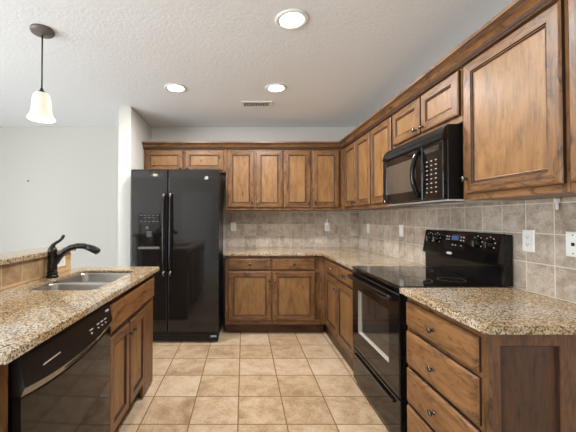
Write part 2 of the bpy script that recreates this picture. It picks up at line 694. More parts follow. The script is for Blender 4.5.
# above the refrigerator
upper('B', FB, -1.208, -.216, 1.857, 'short wide wall cabinet over the black refrigerator', [
    (-1.185, -.735, 1.872, DTOP, (-.762, 1.90)), (-.705, -.245, 1.872, DTOP, (-.678, 1.90))])
upper('B', FB, -.214, .478, UB, 'tall two-door wall cabinet on the back wall, right beside the refrigerator', [
    (-.192, .126, DB, DTOP, (.100, 1.49)), (.150, .470, DB, DTOP, (.176, 1.49))], mids=[(.12, .156)])
upper('B', FB, .480, FR - .001, UB, 'two-door wall cabinet at the back wall, ending in the room corner', [
    (.486, .804, DB, DTOP, (.778, 1.49)), (.830, 1.150, DB, DTOP, (.856, 1.49))], mids=[(.80, .834)])
# along the right wall
upper('R', FR, 2.955, 3.779, UB, 'two-door wall cabinet on the right wall, nearest the corner', [
    (3.345, 3.70, DB, DTOP, (3.37, 1.47)), (2.965, 3.325, DB, DTOP, (3.30, 1.47))], mids=[(3.32, 3.35)])
upper('R', FR, 2.522, 2.953, UB, 'narrow one-door wall cabinet on the right wall, just beyond the microwave', [
    (2.532, 2.935, DB, DTOP, (2.56, 1.47))])
upper('R', FR, 1.722, 2.520, 1.835, 'short two-door wall cabinet directly above the black microwave', [
    (2.118, 2.500, 1.875, DTOP, (2.148, 1.905)), (1.732, 2.098, 1.875, DTOP, (2.068, 1.905))], mids=[(2.09, 2.125)])
upper('R', FR, 1.157, 1.720, UB, 'big single-door wall cabinet on the right wall, nearer than the microwave', [
    (1.168, 1.688, DB, DTOP, (1.664, 1.51))])
upper('R', FR, .70, 1.155, UB, 'wall cabinet cut off by the right picture edge, only a sliver showing', [
    (.715, 1.143, DB, DTOP, None)])

# crown moulding swept along both runs
prof = [(0, 2.135), (.022, 2.135), (.024, 2.142), (.031, 2.145), (.034, 2.156), (.050, 2.174), (.064, 2.183), (.068, 2.191), (.077, 2.195), (.077, 2.210), (0, 2.210)]
m = MB()
lps = []
for P in ('a', 'c', 'e'):
    lp = []
    for w, z in prof:
        lp.append({'a': (-1.209, FB - .0005 - w, z), 'c': (FR - .0005 - w, FB - .0005 - w, z), 'e': (FR - .0005 - w, .70, z)}[P])
    lps.append(lp)
L = [[m.V(p) for p in lp] for lp in lps]
gl = {1, 3, 6}
for k in range(2):
    for i in range(len(prof)):
        j = (i + 1) % len(prof)
        mi = 2 if i in gl else k
        m.face([L[k][i], L[k][j], L[k + 1][j], L[k + 1][i]], mi)
m.face(L[0], 0)
m.face(L[2], 1)
# the deck behind the moulding that closes the cabinet tops
m.box(-1.209, FR, FB, YB - .002, UT + .001, UT + .012, 0)
m.box(FR, XR - .002, .70, FB, UT + .001, UT + .012, 1)
tag(m.build('crown_molding', [W['fx'], W['fy'], GLAZE_SHADE]), 'stepped wooden crown moulding running along the tops of the wall cabinets', 'molding')

# --- base cabinets
CT, CB = .914, .884
FBB, FRB, FLB = 3.51, .908, -.722


def kick(side, face, a0, a1, depth, parent, rec=.06):
    m = MB()
    m.f = framemap(side, face)
    m.box(a0, a1, -depth, -rec, .001, .112)
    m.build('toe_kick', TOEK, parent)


t = thing('base_cabinet', (.35, 3.8, 0), 'base cabinet against the back wall beside the refrigerator, two drawers over two doors', 'cabinet', 'base cabinets')
carcass('B', FBB, -.205, .906, .113, CB - .001, .57, t, [(-.205, -.160), (.846, .906), (.298, .340)], [(.113, .165), (.845, .883), (.69, .73)])
slab_front('B', FBB, -.170, .305, .722, .852, t, t=.019)
slab_front('B', FBB, .322, .796, .722, .852, t, t=.019)
panel_door('B', FBB, -.170, .305, .160, .704, t, (.278, .60))
panel_door('B', FBB, .322, .796, .160, .704, t, (.349, .60))
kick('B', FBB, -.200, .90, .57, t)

t = thing('base_cabinet', (1.2, 3.0, 0), 'base cabinet on the right between the room corner and the black range', 'cabinet', 'base cabinets')
carcass('R', FRB, 2.523, FBB - .001, .113, CB - .001, .60, t, [(2.523, 2.56), (3.40, FBB - .001), (2.98, 3.015)], [(.113, .165), (.845, .883), (.69, .73)])
slab_front('R', FRB, 3.006, 3.40, .722, .852, t, t=.019)
slab_front('R', FRB, 2.545, 2.988, .722, .852, t, t=.019)
panel_door('R', FRB, 3.006, 3.40, .160, .704, t, (3.035, .62))
panel_door('R', FRB, 2.545, 2.988, .160, .704, t, (2.958, .62))
kick('R', FRB, 2.523, FBB + .05, .60, t, .018)
m = MB()
m.box(.96, 1.50, 3.512, 4.08, .113, CB - .001)
m.build('corner_box', W['fz'], t)

t = thing('base_cabinet', (1.2, 1.45, 0), 'four-drawer base cabinet in the right foreground, nearer than the range', 'cabinet', 'base cabinets')
carcass('R', FRB, 1.197, 1.742, .113, CB - .001, .60, t, [(1.176, 1.215), (1.705, 1.742)], [(.84, .883), (.113, .13), (.69, .71), (.49, .51), (.29, .31)])
for z0, z1 in ((.712, .846), (.508, .690), (.306, .488), (.135, .288)):
    slab_front('R', FRB, 1.202, 1.722, z0, z1, t, bev=.016)
kick('R', FRB, 1.18, 1.742, .60, t)
# end panel facing the camera: frame with a sunk field
m = MB()
y0, y1 = 1.176, 1.196
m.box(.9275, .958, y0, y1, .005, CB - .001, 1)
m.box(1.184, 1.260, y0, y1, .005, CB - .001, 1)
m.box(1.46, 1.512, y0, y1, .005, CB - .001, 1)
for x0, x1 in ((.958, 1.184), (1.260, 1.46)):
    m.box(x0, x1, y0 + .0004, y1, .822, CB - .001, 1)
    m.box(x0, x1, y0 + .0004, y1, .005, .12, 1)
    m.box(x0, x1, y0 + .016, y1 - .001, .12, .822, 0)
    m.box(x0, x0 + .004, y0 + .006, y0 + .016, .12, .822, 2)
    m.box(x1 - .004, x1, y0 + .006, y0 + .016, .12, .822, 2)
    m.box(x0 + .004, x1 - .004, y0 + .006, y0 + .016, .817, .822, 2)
m.build('end_panel', [WOOD_SHADED, WOOD_END, GLAZE_SHADE], t)

# peninsula
t = thing('sink_cabinet', (-1.0, 2.05, 0), 'wooden sink base cabinet of the peninsula at left, facing the range', 'cabinet', 'base cabinets')
m = MB()
m.box(-1.298, FLB - .019, 1.642, 2.482, .113, .66)
m.box(-1.298, FLB - .019, 2.345, 2.482, .66, CB - .001)
m.build('carcass', W['fz'], t)
m = MB()
m.f = framemap('L', FLB)
m.box(2.262, 2.482, -.019, 0, .012, CB - .001, 1)
m.box(1.640, 1.672, -.019, 0, .113, CB - .001, 1)
m.box(1.935, 1.965, -.019, -.0004, .113, CB - .001, 1)
for z0, z1 in ((.113, .15), (.64, .69), (.84, CB - .001)):
    m.box(1.672, 2.262, -.019, -.0008, z0, z1, 0)
m.build('face_frame', [W['fy'], W['fz']], t)
slab_front('L', FLB, 1.655, 2.455, .692, .842, t, kn=False, name='false_drawer_front')
panel_door('L', FLB, 1.660, 1.942, .135, .660, t, (1.915, .60))
panel_door('L', FLB, 1.958, 2.250, .135, .660, t, (1.985, .60))
m = MB()
m.f = framemap('L', FLB)
m.box(1.642, 2.262, -.075, -.06, .001, .112)
m.build('toe_kick', TOEK, t)
m = MB()
m.box(-1.298, FLB - .0195, 2.4825, 2.494, .012, CB - .001)
m.box(FLB - .06, FLB, 2.4825, 2.498, .012, CB - .001)
m.build('end_panel', W['fz'], t)
m = MB()
m.box(-1.30, FLB - .014, .935, .972, .005, CB - .001)
m.box(FLB - .014, FLB - .004, .935, .972, .005, CB - .001, 1)
tag(m.build('end_panel', [W['fz'], W['fz']]), 'narrow wooden end panel at the left picture edge, on the near side of the dishwasher', 'panel')


# ------------------------------------------------------------------ countertops
def round_rect(x0, x1, y0, y1, r, n=7):
    pts = []
    for cx, cy, a in ((x1 - r, y1 - r, 0), (x0 + r, y1 - r, 90), (x0 + r, y0 + r, 180), (x1 - r, y0 + r, 270)):
        for i in range(n):
            b = math.radians(a + 90 * i / (n - 1))
            pts.append((cx + r * math.cos(b), cy + r * math.sin(b)))
    return pts


m = MB()
m.prism([(-.224, 3.477), (.877, 3.477), (.877, 2.518), (1.506, 2.518), (1.506, 4.088), (-.224, 4.088)], CB, CT, bev=.006)
tag(m.build('countertop', GRANITE), 'L-shaped tan speckled granite countertop along the back wall and round the corner', 'countertop', 'granite countertops')
m = MB()
m.prism([(.866, 1.124), (1.506, 1.124), (1.506, 1.746), (.866, 1.746)], CB, CT, bev=.0045)
tag(m.build('countertop', GRANITE), 'short tan speckled granite countertop on the drawer cabinet in the right foreground', 'countertop', 'granite countertops')

# peninsula top with a sink cut-out
SX0, SX1, SY0, SY1, SR = -1.200, -.800, 1.680, 2.325, .05
hole = round_rect(SX0, SX1, SY0, SY1, SR)
OX0, OX1, OY0, OY1 = -1.300, -.674, .895, 2.505
hc = ((SX0 + SX1) / 2, (SY0 + SY1) / 2)


def ray_rect(p, i=0.):
    dx, dy = p[0] - hc[0], p[1] - hc[1]
    s = 1e9
    for dv, lo, hi, c in ((dx, OX0 + i, OX1 - i, hc[0]), (dy, OY0 + i, OY1 - i, hc[1])):
        if dv > 1e-9:
            s = min(s, (hi - c) / dv)
        elif dv < -1e-9:
            s = min(s, (lo - c) / dv)
    return (hc[0] + dx * s, hc[1] + dy * s)


# add hole points that line up with the outer corners
ang = lambda p: math.atan2(p[1] - hc[1], p[0] - hc[0])
pts = list(hole)
for cx, cy in ((OX1, OY1), (OX0, OY1), (OX0, OY0), (OX1, OY0)):
    a = math.atan2(cy - hc[1], cx - hc[0])
    best = None
    hs = sorted(hole, key=ang)
    for p, q in zip(hs, hs[1:] + hs[:1]):
        a0, a1 = ang(p), ang(q)
        if a1 < a0:
            a1 += 2 * math.pi
        aa = a if a >= a0 else a + 2 * math.pi
        if a0 <= aa <= a1:
            ux, uy = math.cos(a), math.sin(a)
            ex, ey = q[0] - p[0], q[1] - p[1]
            den = ux * ey - uy * ex
            s = ((p[0] - hc[0]) * ey - (p[1] - hc[1]) * ex) / den
            best = (hc[0] + ux * s, hc[1] + uy * s)
    pts.append(best)
pts.sort(key=ang)


def cl(p, i):
    q = ray_rect(p)
    return (min(max(q[0], OX0 + i), OX1 - i), min(max(q[1], OY0 + i), OY1 - i))


m = MB()
z3 = lambda L_, z: [(p[0], p[1], z) for p in L_]
lp = [z3(pts, CT - .018), z3(pts, CT - .004), [(hc[0] + (p[0] - hc[0]) * 1.012, hc[1] + (p[1] - hc[1]) * 1.012, CT) for p in pts],
      z3([cl(p, .006) for p in pts], CT), z3([cl(p, .0015) for p in pts], CT - .003), z3([cl(p, 0) for p in pts], CT - .009), z3([cl(p, 0) for p in pts], CB), z3(pts, CT - .018)]
m.loops(lp, cap0=False, cap1=False)
bmesh.ops.remove_doubles(m.bm, verts=m.bm.verts, dist=1e-5)
tag(m.build('countertop', GRANITE), 'speckled granite peninsula countertop at left with the sink cut into it', 'countertop', 'granite countertops')

m = MB()
m.prism(list(reversed([(-1.262, .90), (-1.262, 2.362), (-1.468, 2.362), (-1.468, .90)])), 1.055, 1.085, bev=.006)
tag(m.build('bar_top', GRANITE), 'raised granite bar ledge on the low tiled wall at far left', 'bar ledge')

# ------------------------------------------------------------------ backsplashes
m = MB()
m.box(-.222, XR - .013, YB - .011, YB - .0005, CT + .001, UB - .002)
o = tag(m.build('tile_backsplash', SPLASH_B), 'grey-brown square tile backsplash on the back wall', 'backsplash', 'tile backsplashes')
m = MB()
m.box(-.236, -.222, YB - .012, YB - .0005, CT - .02, UB - .002, bev=.002)
m.build('edge_trim', BULL_GREY, o)
m = MB()
m.box(XR - .011, XR - .0005, .60, YB - .0005, CT - .03, UB - .002)
tag(m.build('tile_backsplash', SPLASH_R), 'square tile backsplash along the right wall behind the range', 'backsplash', 'tile backsplashes')
m = MB()
m.box(-1.3015, -1.290, .93, 1.975, CT + .012, 1.0535)
o = tag(m.build('tile_backsplash', SPLASH_L), 'low row of brown tiles behind the kitchen faucet on the peninsula', 'backsplash', 'tile backsplashes')
m = MB()
m.box(-1.3015, -1.289, .93, 2.34, CT + .0008, CT + .018, bev=.002)
m.box(-1.3015, -1.2885, 1.977, 2.02, CT + .018, 1.0535, bev=.003)
m.box(-1.3015, -1.2895, 2.02, 2.262, CT + .018, 1.0535, bev=.001)
m.box(-1.3015, -1.2885, 2.264, 2.34, CT + .018, 1.0535, bev=.003)
m.build('edge_trim', BULLNOSE, o)

# ------------------------------------------------------------------ sink
t = thing('sink', (-1.0, 2.0, .70), 'stainless steel double-bowl sink set under the peninsula granite', 'sink')


def bowl(x0, x1, y0, y1, dep, r):
    m = MB()
    zt = CT - .0205
    R = lambda i, rr: round_rect(x0 + i, x1 - i, y0 + i, y1 - i, rr)
    m.loops([z3(R(-.012, r + .012), zt - .002), z3(R(-.012, r + .012), zt), z3(R(0, r), zt), z3(R(.004, r), zt - .01), z3(R(.012, r - .005), zt - dep + .03), z3(R(.022, r - .012), zt - dep + .008), z3(R(.04, r - .02), zt - dep)], cap0=False, smooth=True)
    # outer skin so that the bowl has a wall
    m.loops([z3(R(-.012, r + .012), zt - .002), z3(R(-.003, r), zt - .004), z3(R(.004, r), zt - dep), z3(R(.05, r - .02), zt - dep - .004)], cap0=False, smooth=True)
    b = m.build('bowl', STEEL, t)
    c = ((x0 + x1) / 2, (y0 + y1) / 2, zt - dep + .0005)
    MB().lathe([(.0, .0), (.04, 0), (.042, .003), (.034, .004), (.03, .001), (0, .001)], c, 'z', 20).build('drain', CHROME, b)


bowl(SX0 - .004, SX1 + .004, SY0 - .002, 1.968, .19, .05)
bowl(SX0 + .006, SX1 - .006, 1.994, SY1 + .002, .17, .05)

# ------------------------------------------------------------------ faucet
FX, FY = -1.245, 2.040
t = thing('faucet', (FX, FY, CT + .0005), 'dark bronze single-handle pull-out kitchen faucet beside the sink', 'faucet')
MB().lathe([(0, .0005), (.036, .0005), (.036, .012), (.031, .016), (.030, .024), (.0325, .028), (.0325, .034), (.029, .038), (0, .038)], (FX, FY, CT), 'z').build('base', BRONZE, t)
MB().lathe([(.029, .036), (.030, .06), (.028, .12), (.027, .160), (.029, .166), (.028, .176), (.024, .190), (.014, .202), (0, .205)], (FX, FY, CT), 'z').build('body', BRONZE, t)
m = MB()
pp = [(.000, .075), (.022, .100), (.048, .140), (.080, .172), (.120, .194), (.165, .205), (.205, .204), (.235, .195)]
m.tube([(FX + a, FY, CT + z) for a, z in pp], [.020, .021, .021, .020, .019, .0185, .019, .0205], 14)
m.build('spout', BRONZE, t)
m = MB()
pp = [(.225, .1985), (.250, .190), (.275, .179), (.296, .168), (.302, .163)]
m.tube([(FX + a, FY, CT + z) for a, z in pp], [.0205, .0225, .0235, .022, .015], 14)
m.build('spray_head', BRONZE, t)
m = MB()
pp = [(-.002, .196), (.008, .214), (.026, .228), (.045, .238), (.060, .252), (.070, .268), (.074, .276)]
m.tube([(FX + a, FY, CT + z) for a, z in pp], [.017, .012, .0095, .009, .0095, .0105, .006], 12)
m.build('handle', BRONZE, t)

# ------------------------------------------------------------------ dishwasher
DX = -.692
t = thing('dishwasher', (-1.0, 1.3, 0), 'black dishwasher under the peninsula countertop at lower left', 'dishwasher')
dy0, dy1 = .982, 1.634
m = MB()
m.box(-1.28, DX - .036, dy0 + .004, dy1 - .004, .10, .868)
m.build('body', BLACK_SAT, t)
m = MB()
lpz = []


def dwprof(y):
    # outward bulge of the door front, a little more in the middle
    return .004 * (1 - ((y - (dy0 + dy1) / 2) / ((dy1 - dy0) / 2)) ** 2)


N = 16
ys = [dy0 + (dy1 - dy0) * i / N for i in range(N + 1)]
hz = lambda y: .738 + .030 * ((y - (dy0 + dy1) / 2) / ((dy1 - dy0) / 2)) ** 2   # curved lower edge of the control panel
m.loops([[(DX - .035, y, .115), (DX - .004 + dwprof(y), y, .115), (DX + dwprof(y), y, .125), (DX + dwprof(y), y, hz(y) - .034), (DX - .004 + dwprof(y), y, hz(y) - .029), (DX - .035, y, hz(y) - .029)] for y in ys])
door = m.build('door', BLACK, t)
m = MB()
m.loops([[(DX - .035, y, hz(y) - .026), (DX - .002 + dwprof(y), y, hz(y) - .026), (DX + .010 + dwprof(y), y, hz(y) + .001), (DX + .0095 + dwprof(y), y, hz(y) + .006), (DX - .007 + dwprof(y), y, .855), (DX - .013, y, .864), (DX - .035, y, .864)] for y in ys])
m.bm.normal_update()
for fc in m.bm.faces:
    c_ = fc.calc_center_median()
    if abs(fc.normal.y) < .5 and c_.x > DX - .001 and c_.z < hz(c_.y) - .002:
        fc.material_index = 1
cp = m.build('control_panel', [BLACK_SAT, LIP], t)
m = MB()
xs = lambda z: DX + .0095 + dwprof(1.3) + (z - .76) * -.175
m.box(xs(.800) - .004, xs(.800) + .003, 1.075, 1.175, .7965, .8025, bev=.001)
m.build('trim_strip', CHROME, cp)
def dw_mark(name, y0_, y1_, z0_, z1_):
    m = MB()
    m.loops([[(xs(z) + q, y, z) for y, z in ((y0_, z0_), (y1_, z0_), (y1_, z1_), (y0_, z1_))] for q in (-.003, .0014)])
    m.build(name, GREY_MK, cp)


for k in range(3):
    dw_mark('button_mark', 1.470 + k * .038, 1.492 + k * .038, .800, .8035)
    dw_mark('indicator_mark', 1.476 + k * .038, 1.485 + k * .038, .782, .787)
dw_mark('button_mark', 1.400, 1.430, .797, .8005)
dw_mark('indicator_mark', 1.410, 1.420, .780, .785)
dw_mark('maker_mark', 1.572, 1.606, .829, .837)
m = MB()
hs_ = []
for i in range(13):
    y = 1.205 + .26 * i / 12
    h = .0125 * math.sin(math.pi * (.06 + .88 * i / 12)) ** .6
    xo = lambda z_: DX + .0035 + dwprof(y) + (z_ - hz(y) + .013) * .42
    zc = hz(y) - .013
    hs_.append([(xo(zc - h) - .006, y, zc - h), (xo(zc - h) + .0008, y, zc - h), (xo(zc + h) + .0008, y, zc + h), (xo(zc + h) - .006, y, zc + h)])
m.loops(hs_)
m.build('finger_pocket', DARKHOLE, cp)
m = MB()
m.box(-1.27, DX - .065, dy0 + .006, dy1 - .006, .001, .099)
m.build('toe_kick', BLACK_SAT, t)

# ------------------------------------------------------------------ refrigerator
t = thing('refrigerator', (-.716, 3.6, 0), 'black side-by-side refrigerator with ice dispenser beside the stub wall', 'refrigerator')
RX0, RX1, RS, RY = -1.176, -.258, -.789, 3.25
m = MB()
m.box(RX0 + .006, RX1 - .006, RY + .065, 4.05, .03, 1.795, bev=.004)
m.build('body', BLACK_SAT, t)


def fdoor(x0, x1, cut=None):
    m = MB()
    L_ = x1 - x0
    us = [0, .001 / L_, .0025 / L_, .005 / L_, .009 / L_]
    us = us + [.25, .5, .75] + [1 - q for q in reversed(us)]
    lps = []
    for u in us:
        x = x0 + L_ * u
        e = min(u, 1 - u) * (x1 - x0)
        rnd = .009 * (1 - math.sqrt(max(0, 1 - (1 - min(e / .009, 1)) ** 2)))
        lps.append((x, RY + rnd))
    # cross-section loop skinned from bottom to top, rounded at the top
    def ring(z, inset):
        return [(x, y + inset, z) for x, y in lps] + [(x1, RY + .060, z), (x0, RY + .060, z)]
    m.loops([ring(.118, .004), ring(.122, 0), ring(1.793, 0), ring(1.803, .004), ring(1.810, .016)], smooth=False)
    return m.build('door', BLACK_FR, t)


dl = fdoor(RX0, RS - .003)
dr = fdoor(RS + .003, RX1)


def fhandle(x, par):
    m = MB()
    n = 14
    P = []
    for i in range(n + 1):
        u = i / n
        z = .71 + .845 * u
        P.append((x, RY - .040 - .016 * math.sin(math.pi * u), z))
    m.tube(P, [.011] + [.0135] * (n - 1) + [.011], 12)
    for z in (.735, 1.53):
        m.box(x - .011, x + .011, RY - .045, RY + .002, z - .025, z + .025, bev=.004)
    m.build('handle', BLACK, par)
    for z in (.735, 1.530):
        MB().tube([(x, RY - .044, z - .03), (x, RY - .0445, z + .022)], .0145, 12).build('handle_cap', PEWTER, par)


fhandle(-.822, dl)
fhandle(-.754, dr)
# dispenser: raised surround, recess box, control strip, tray, paddle
m = MB()
ax0, ax1, az0, az1 = -1.092, -.868, .985, 1.350
m.box(ax0, ax1, RY - .008, RY + .001, 1.225, az1, bev=.003)
m.box(ax0, ax0 + .02, RY - .008, RY + .001, az0, 1.226, bev=.003)
m.box(ax1 - .016, ax1, RY - .012, RY + .001, az0, 1.33, bev=.004)
m.box(ax0 + .02, ax1 - .016, RY - .001, RY + .001, az0 + .02, 1.226)
disp = m.build('dispenser', BLACK, dl)
m = MB()
m.box(ax0, ax1, RY - .022, RY + .001, az0 - .006, az0 + .018, bev=.004)
m.build('drip_tray', TRAY_G, dl)
m = MB()
m.box(-1.005, -.945, RY - .020, RY - .001, 1.10, 1.165, bev=.008)
m.build('paddle', PADDLE, dl)
m = MB()
m.box(-1.015, -.985, RY - .016, RY - .001, 1.185, 1.215, bev=.004)
m.build('ice_chute', TRAY_G, dl)
for z in (1.325, 1.300, 1.262):
    for k in range(5):
        x = -1.075 + k * .042
        if z == 1.300 and k in (0, 4):
            continue
        m = MB()
        m.box(x, x + .024, RY - .0092, RY - .0075, z, z + .006)
        m.build('button_mark', DIM_MK, dl)
MB().lathe([(0, 0), (.0195, 0), (.0195, -.003), (.016, -.0045), (.014, -.0035), (0, -.0035)], (-.387, RY + .0005, 1.718), 'y', 22).build('badge', CHROME, dr)
m = MB()
m.box(RX0 + .01, RX1 - .01, RY + .035, RY + .065, .018, .108, bev=.004)
for k in range(4):
    m.box(RX0 + .03, RX1 - .12, RY + .031, RY + .036, .032 + k * .018, .040 + k * .018)
m.build('grille', BLACK_SAT, t)
m = MB()
m.box(-.345, -.285, RY + .028, RY + .0345, .060, .078)  # small pale blue rectangle at the right end of the grille
m.build('blue_patch', BLUE_PATCH, t)
for x in (RX0 + .06, RX1 - .06):
    MB().lathe([(0, 0), (.02, 0), (.02, .03), (0, .03)], (x, 3.40, .001), 'z', 12).build('foot', BLACK_SAT, t)
m = MB()
m.box(RX1 - .11, RX1 - .02, RY + .07, RY + .16, 1.796, 1.814, bev=.006)
m.build('hinge_cover', BLACK_SAT, t)
m = MB()
m.box(RX0 + .02, RX0 + .11, RY + .07, RY + .16, 1.796, 1.814, bev=.006)
m.build('hinge_cover', BLACK_SAT, t)

# ------------------------------------------------------------------ range
t = thing('range', (1.19, 2.135, 0), 'black electric glass-top range set into the right counter run', 'range')
ry0, ry1, RXF = 1.755, 2.512, .868
m = MB()
m.box(RXF + .034, 1.500, ry0, ry1, .025, .895)
m.build('body', BLACK_SAT, t)
m = MB()
m.box(RXF + .002, 1.450, ry0 - .004, ry1 + .003, .896, .918, bev=.006, seg=3)
ck = m.build('cooktop', GLASS_BLK, t)
for x, y, r in ((1.05, 1.95, .105), (1.05, 2.32, .075), (1.29, 1.95, .075), (1.29, 2.32, .095)):
    m = MB()
    m.lathe([(r - .0015, 0), (r - .0015, .0004), (r + .0015, .0004), (r + .0015, 0)], (x, y, .9181), 'z', 40, closed=True)
    m.build('burner_ring', DIM_MK, ck)
# oven door with a sunk window
m = MB()
wy0, wy1, wz0, wz1 = 1.885, 2.385, .435, .752
dz0, dz1 = .288, .872
f = framemap('R', RXF + .032)
m.f = f
TH = .032
rg = lambda a, b, c, d_, w: [(a, w, c), (b, w, c), (b, w, d_), (a, w, d_)]
D0 = (ry0 + .003, ry1 - .003, dz0, dz1)
Lr = [rg(*D0, .001), rg(*D0, TH - .006), rg(D0[0] + .006, D0[1] - .006, D0[2] + .006, D0[3] - .006, TH), rg(wy0, wy1, wz0, wz1, TH)]
m.loops(Lr, cap1=False)
door = m.build('oven_door', BLACK, t)
m = MB()
m.f = f
i = .010
m.loops([rg(wy0, wy1, wz0, wz1, TH), rg(wy0 + .002, wy1 - .002, wz0 + .002, wz1 - .002, TH - .016), rg(wy0 + .016, wy1 - .020, wz0 + .014, wz1 - .008, TH - .018)], cap0=False, cap1=False)
m.build('window_bezel', JAMB, door)
m = MB()
m.f = f
m.loops([rg(wy0 + .014, wy1 - .018, wz0 + .012, wz1 - .006, TH - .0215), rg(wy0 + .014, wy1 - .018, wz0 + .012, wz1 - .006, TH - .0182)])
m.build('window_glass', WIN_DK, door)
m = MB()
n = 16
P = [(RXF - .028 - .014 * math.sin(math.pi * i / n), ry0 + .02 + (ry1 - ry0 - .04) * i / n, .842) for i in range(n + 1)]
m.tube(P, .017, 12)
for y in (ry0 + .035, ry1 - .035):
    m.box(RXF - .032, RXF + .002, y - .014, y + .014, .828, .856, bev=.005)
m.build('handle', BLACK, door)
# storage drawer with a sunk finger groove
m = MB()
m.box(RXF + .004, RXF + .033, ry0 + .003, ry1 - .003, .035, .280, bev=.005, seg=2)
dw = m.build('drawer', BLACK, t)
m = MB()
m.box(RXF - .010, RXF + .006, ry0 + .07, ry1 - .05, .232, .250, bev=.005, seg=2)
m.build('drawer_pull', GLASS_BLK, dw)
# backguard
BGX = lambda z: 1.428 + (z - 1.04) * .164      # slanted control face
m = MB()
pr = [(1.450, .9185), (1.450, 1.030), (1.432, 1.034), (1.428, 1.042), (1.4545, 1.203), (1.464, 1.210), (1.500, 1.206), (1.500, .9185)]
yy = [(ry0 - .006, .012), (ry0 - .001, .004), (ry0 + .010, 0), (ry1 - .010, 0), (ry1 + .004, .010)]
cx_, cz_ = 1.475, 1.06
lps = []
for y, s in yy:
    k = 1 - s
    lps.append([(x + (s * 1.3 if x < 1.458 else 0), y, cz_ + (z - cz_) * k) for x, z in pr])
m.loops(lps)
bg = m.build('backguard', BLACK, t)


def panel_box(m, y0, y1, z0, z1, out, mi=0):
    v = []
    for y in (y0, y1):
        for z in (z0, z1):
            v.append([m.V((BGX(z) - o_, y, z)) for o_ in (-.004, out)])
    (a0, a1), (b0, b1), (c0, c1), (d0, d1) = v
    m.face([a1, b1, d1, c1], mi)
    m.face([a0, c0, d0, b0], mi)
    for p, q, r_, s in ((a0, a1, b1, b0), (b0, b1, d1, d0), (d0, d1, c1, c0), (c0, c1, a1, a0)):
        m.face([p, q, r_, s], mi)


for y in (1.842, 1.940, 2.345, 2.430):
    z = 1.148
    x = BGX(z)
    m = MB()
    m.lathe([(0, .003), (.031, .003), (.031, -.006), (.027, -.010), (.0255, -.022), (.022, -.024), (0, -.024)], (x, y, z), 'x', 22)
    k = m.build('control_knob', BLACK, bg)
    m = MB()
    m.box(x - .0265, x - .0235, y - .003, y + .003, z - .024, z + .012)
    m.build('pointer', CHROME, k)
    for q in range(7):
        a = math.radians(-30 + q * 40)
        yy_, zz_ = y + .040 * math.cos(a), z + .040 * math.sin(a)
        m = MB()
        panel_box(m, yy_ - .0042, yy_ + .0042, zz_ - .0026, zz_ + .0026, .0008)
        m.build('dial_mark', GREY_MK, bg)
m = MB()
panel_box(m, 2.040, 2.255, 1.085, 1.190, .0012)
m.build('display_panel', GLASS_BLK, bg)
m = MB()
panel_box(m, 2.110, 2.178, 1.150, 1.180, .002)
m.build('display', LCD, bg)
for y, z in [(a_, b_) for a_ in (2.060, 2.085, 2.205, 2.228) for b_ in (1.172, 1.152)] + [(2.130, 1.117), (2.160, 1.117), (2.075, 1.117)]:
    m = MB()
    panel_box(m, y - .006, y + .006, z - .0035, z + .0035, .002)
    m.build('touch_mark', GREY_MK, bg)
m = MB()
n = 18
zc, yc = 1.058, 2.182
v0 = [m.V((BGX(zc) - .0026, yc + .030 * math.cos(2 * math.pi * i / n), zc + .009 * math.sin(2 * math.pi * i / n))) for i in range(n)]
v1 = [m.V((BGX(zc) + .003, yc + .030 * math.cos(2 * math.pi * i / n), zc + .009 * math.sin(2 * math.pi * i / n))) for i in range(n)]
m.face(v0)
m.face(v1)
for i in range(n):
    m.face([v0[i], v0[(i + 1) % n], v1[(i + 1) % n], v1[i]])
m.build('badge', WHITE_PL, bg)
for y in (ry0 + .05, ry1 - .05):
    for x in (.95, 1.44):
        MB().lathe([(0, 0), (.018, 0), (.018, .026), (0, .026)], (x, y, .001), 'z', 12).build('foot', BLACK_SAT, t)

# ------------------------------------------------------------------ microwave
t = thing('microwave', (1.3, 2.116, 1.405), 'black over-the-range microwave hung under the short wall cabinet', 'microwave')
my0, my1, MX, mz0, mz1 = 1.742, 2.492, 1.110, 1.406, 1.822
m = MB()
m.box(MX + .028, XR - .0145, my0, my1, mz0, mz1 + .006, bev=.003)
m.build('body', BLACK_SAT, t)
# top vent band, curved back
m = MB()
pr = [(MX + .030, 1.744), (MX + .002, 1.744), (MX - .002, 1.752), (MX + .004, 1.785), (MX + .016, 1.812), (MX + .030, 1.822)]
m.loops([[(x, y, z) for x, z in pr] for y in (my0, my1)])
vt = m.build('vent_band', BLACK, t)
for k in range(3):
    m = MB()
    z = 1.762 + k * .013
    x = MX + .0005 + k * .004
    m.box(x - .001, x + .004, my0 + .20, my1 - .06, z, z + .004)
    m.build('vent_slot', DARKHOLE, vt)
m = MB()
m.f = framemap('R', MX + .030)
a0, a1, c0, c1 = 1.945, my1, mz0 + .004, 1.742
g = .030
m.loops([rg(a0, a1, c0, c1, .001), rg(a0, a1, c0, c1, g - .005), rg(a0 + .005, a1 - .005, c0 + .005, c1 - .005, g), rg(a0 + .075, a1 - .055, c0 + .065, c1 - .045, g), rg(a0 + .080, a1 - .060, c0 + .070, c1 - .050, g - .005)], cap1=False)
door = m.build('door', BLACK, t)
m = MB()
m.f = framemap('R', MX + .030)
m.loops([rg(a0 + .078, a1 - .058, c0 + .068, c1 - .048, g - .010), rg(a0 + .078, a1 - .058, c0 + .068, c1 - .048, g - .0045)])
m.build('window_glass', WIN_MW, door)
m = MB()
n = 18
P = [(MX - .006 - .040 * math.sin(math.pi * i / n) ** .8, 1.972, 1.432 + .292 * i / n) for i in range(n + 1)]
m.tube(P, [.012] + [.0145] * (n - 1) + [.012], 12)
m.build('handle', BLACK, door)
m = MB()
m.lathe([(0, .001), (.008, .001), (.008, -.002), (0, -.002)], (MX, 2.462, 1.430), 'x', 14)
m.build('badge', GREY_MK, door)
m = MB()
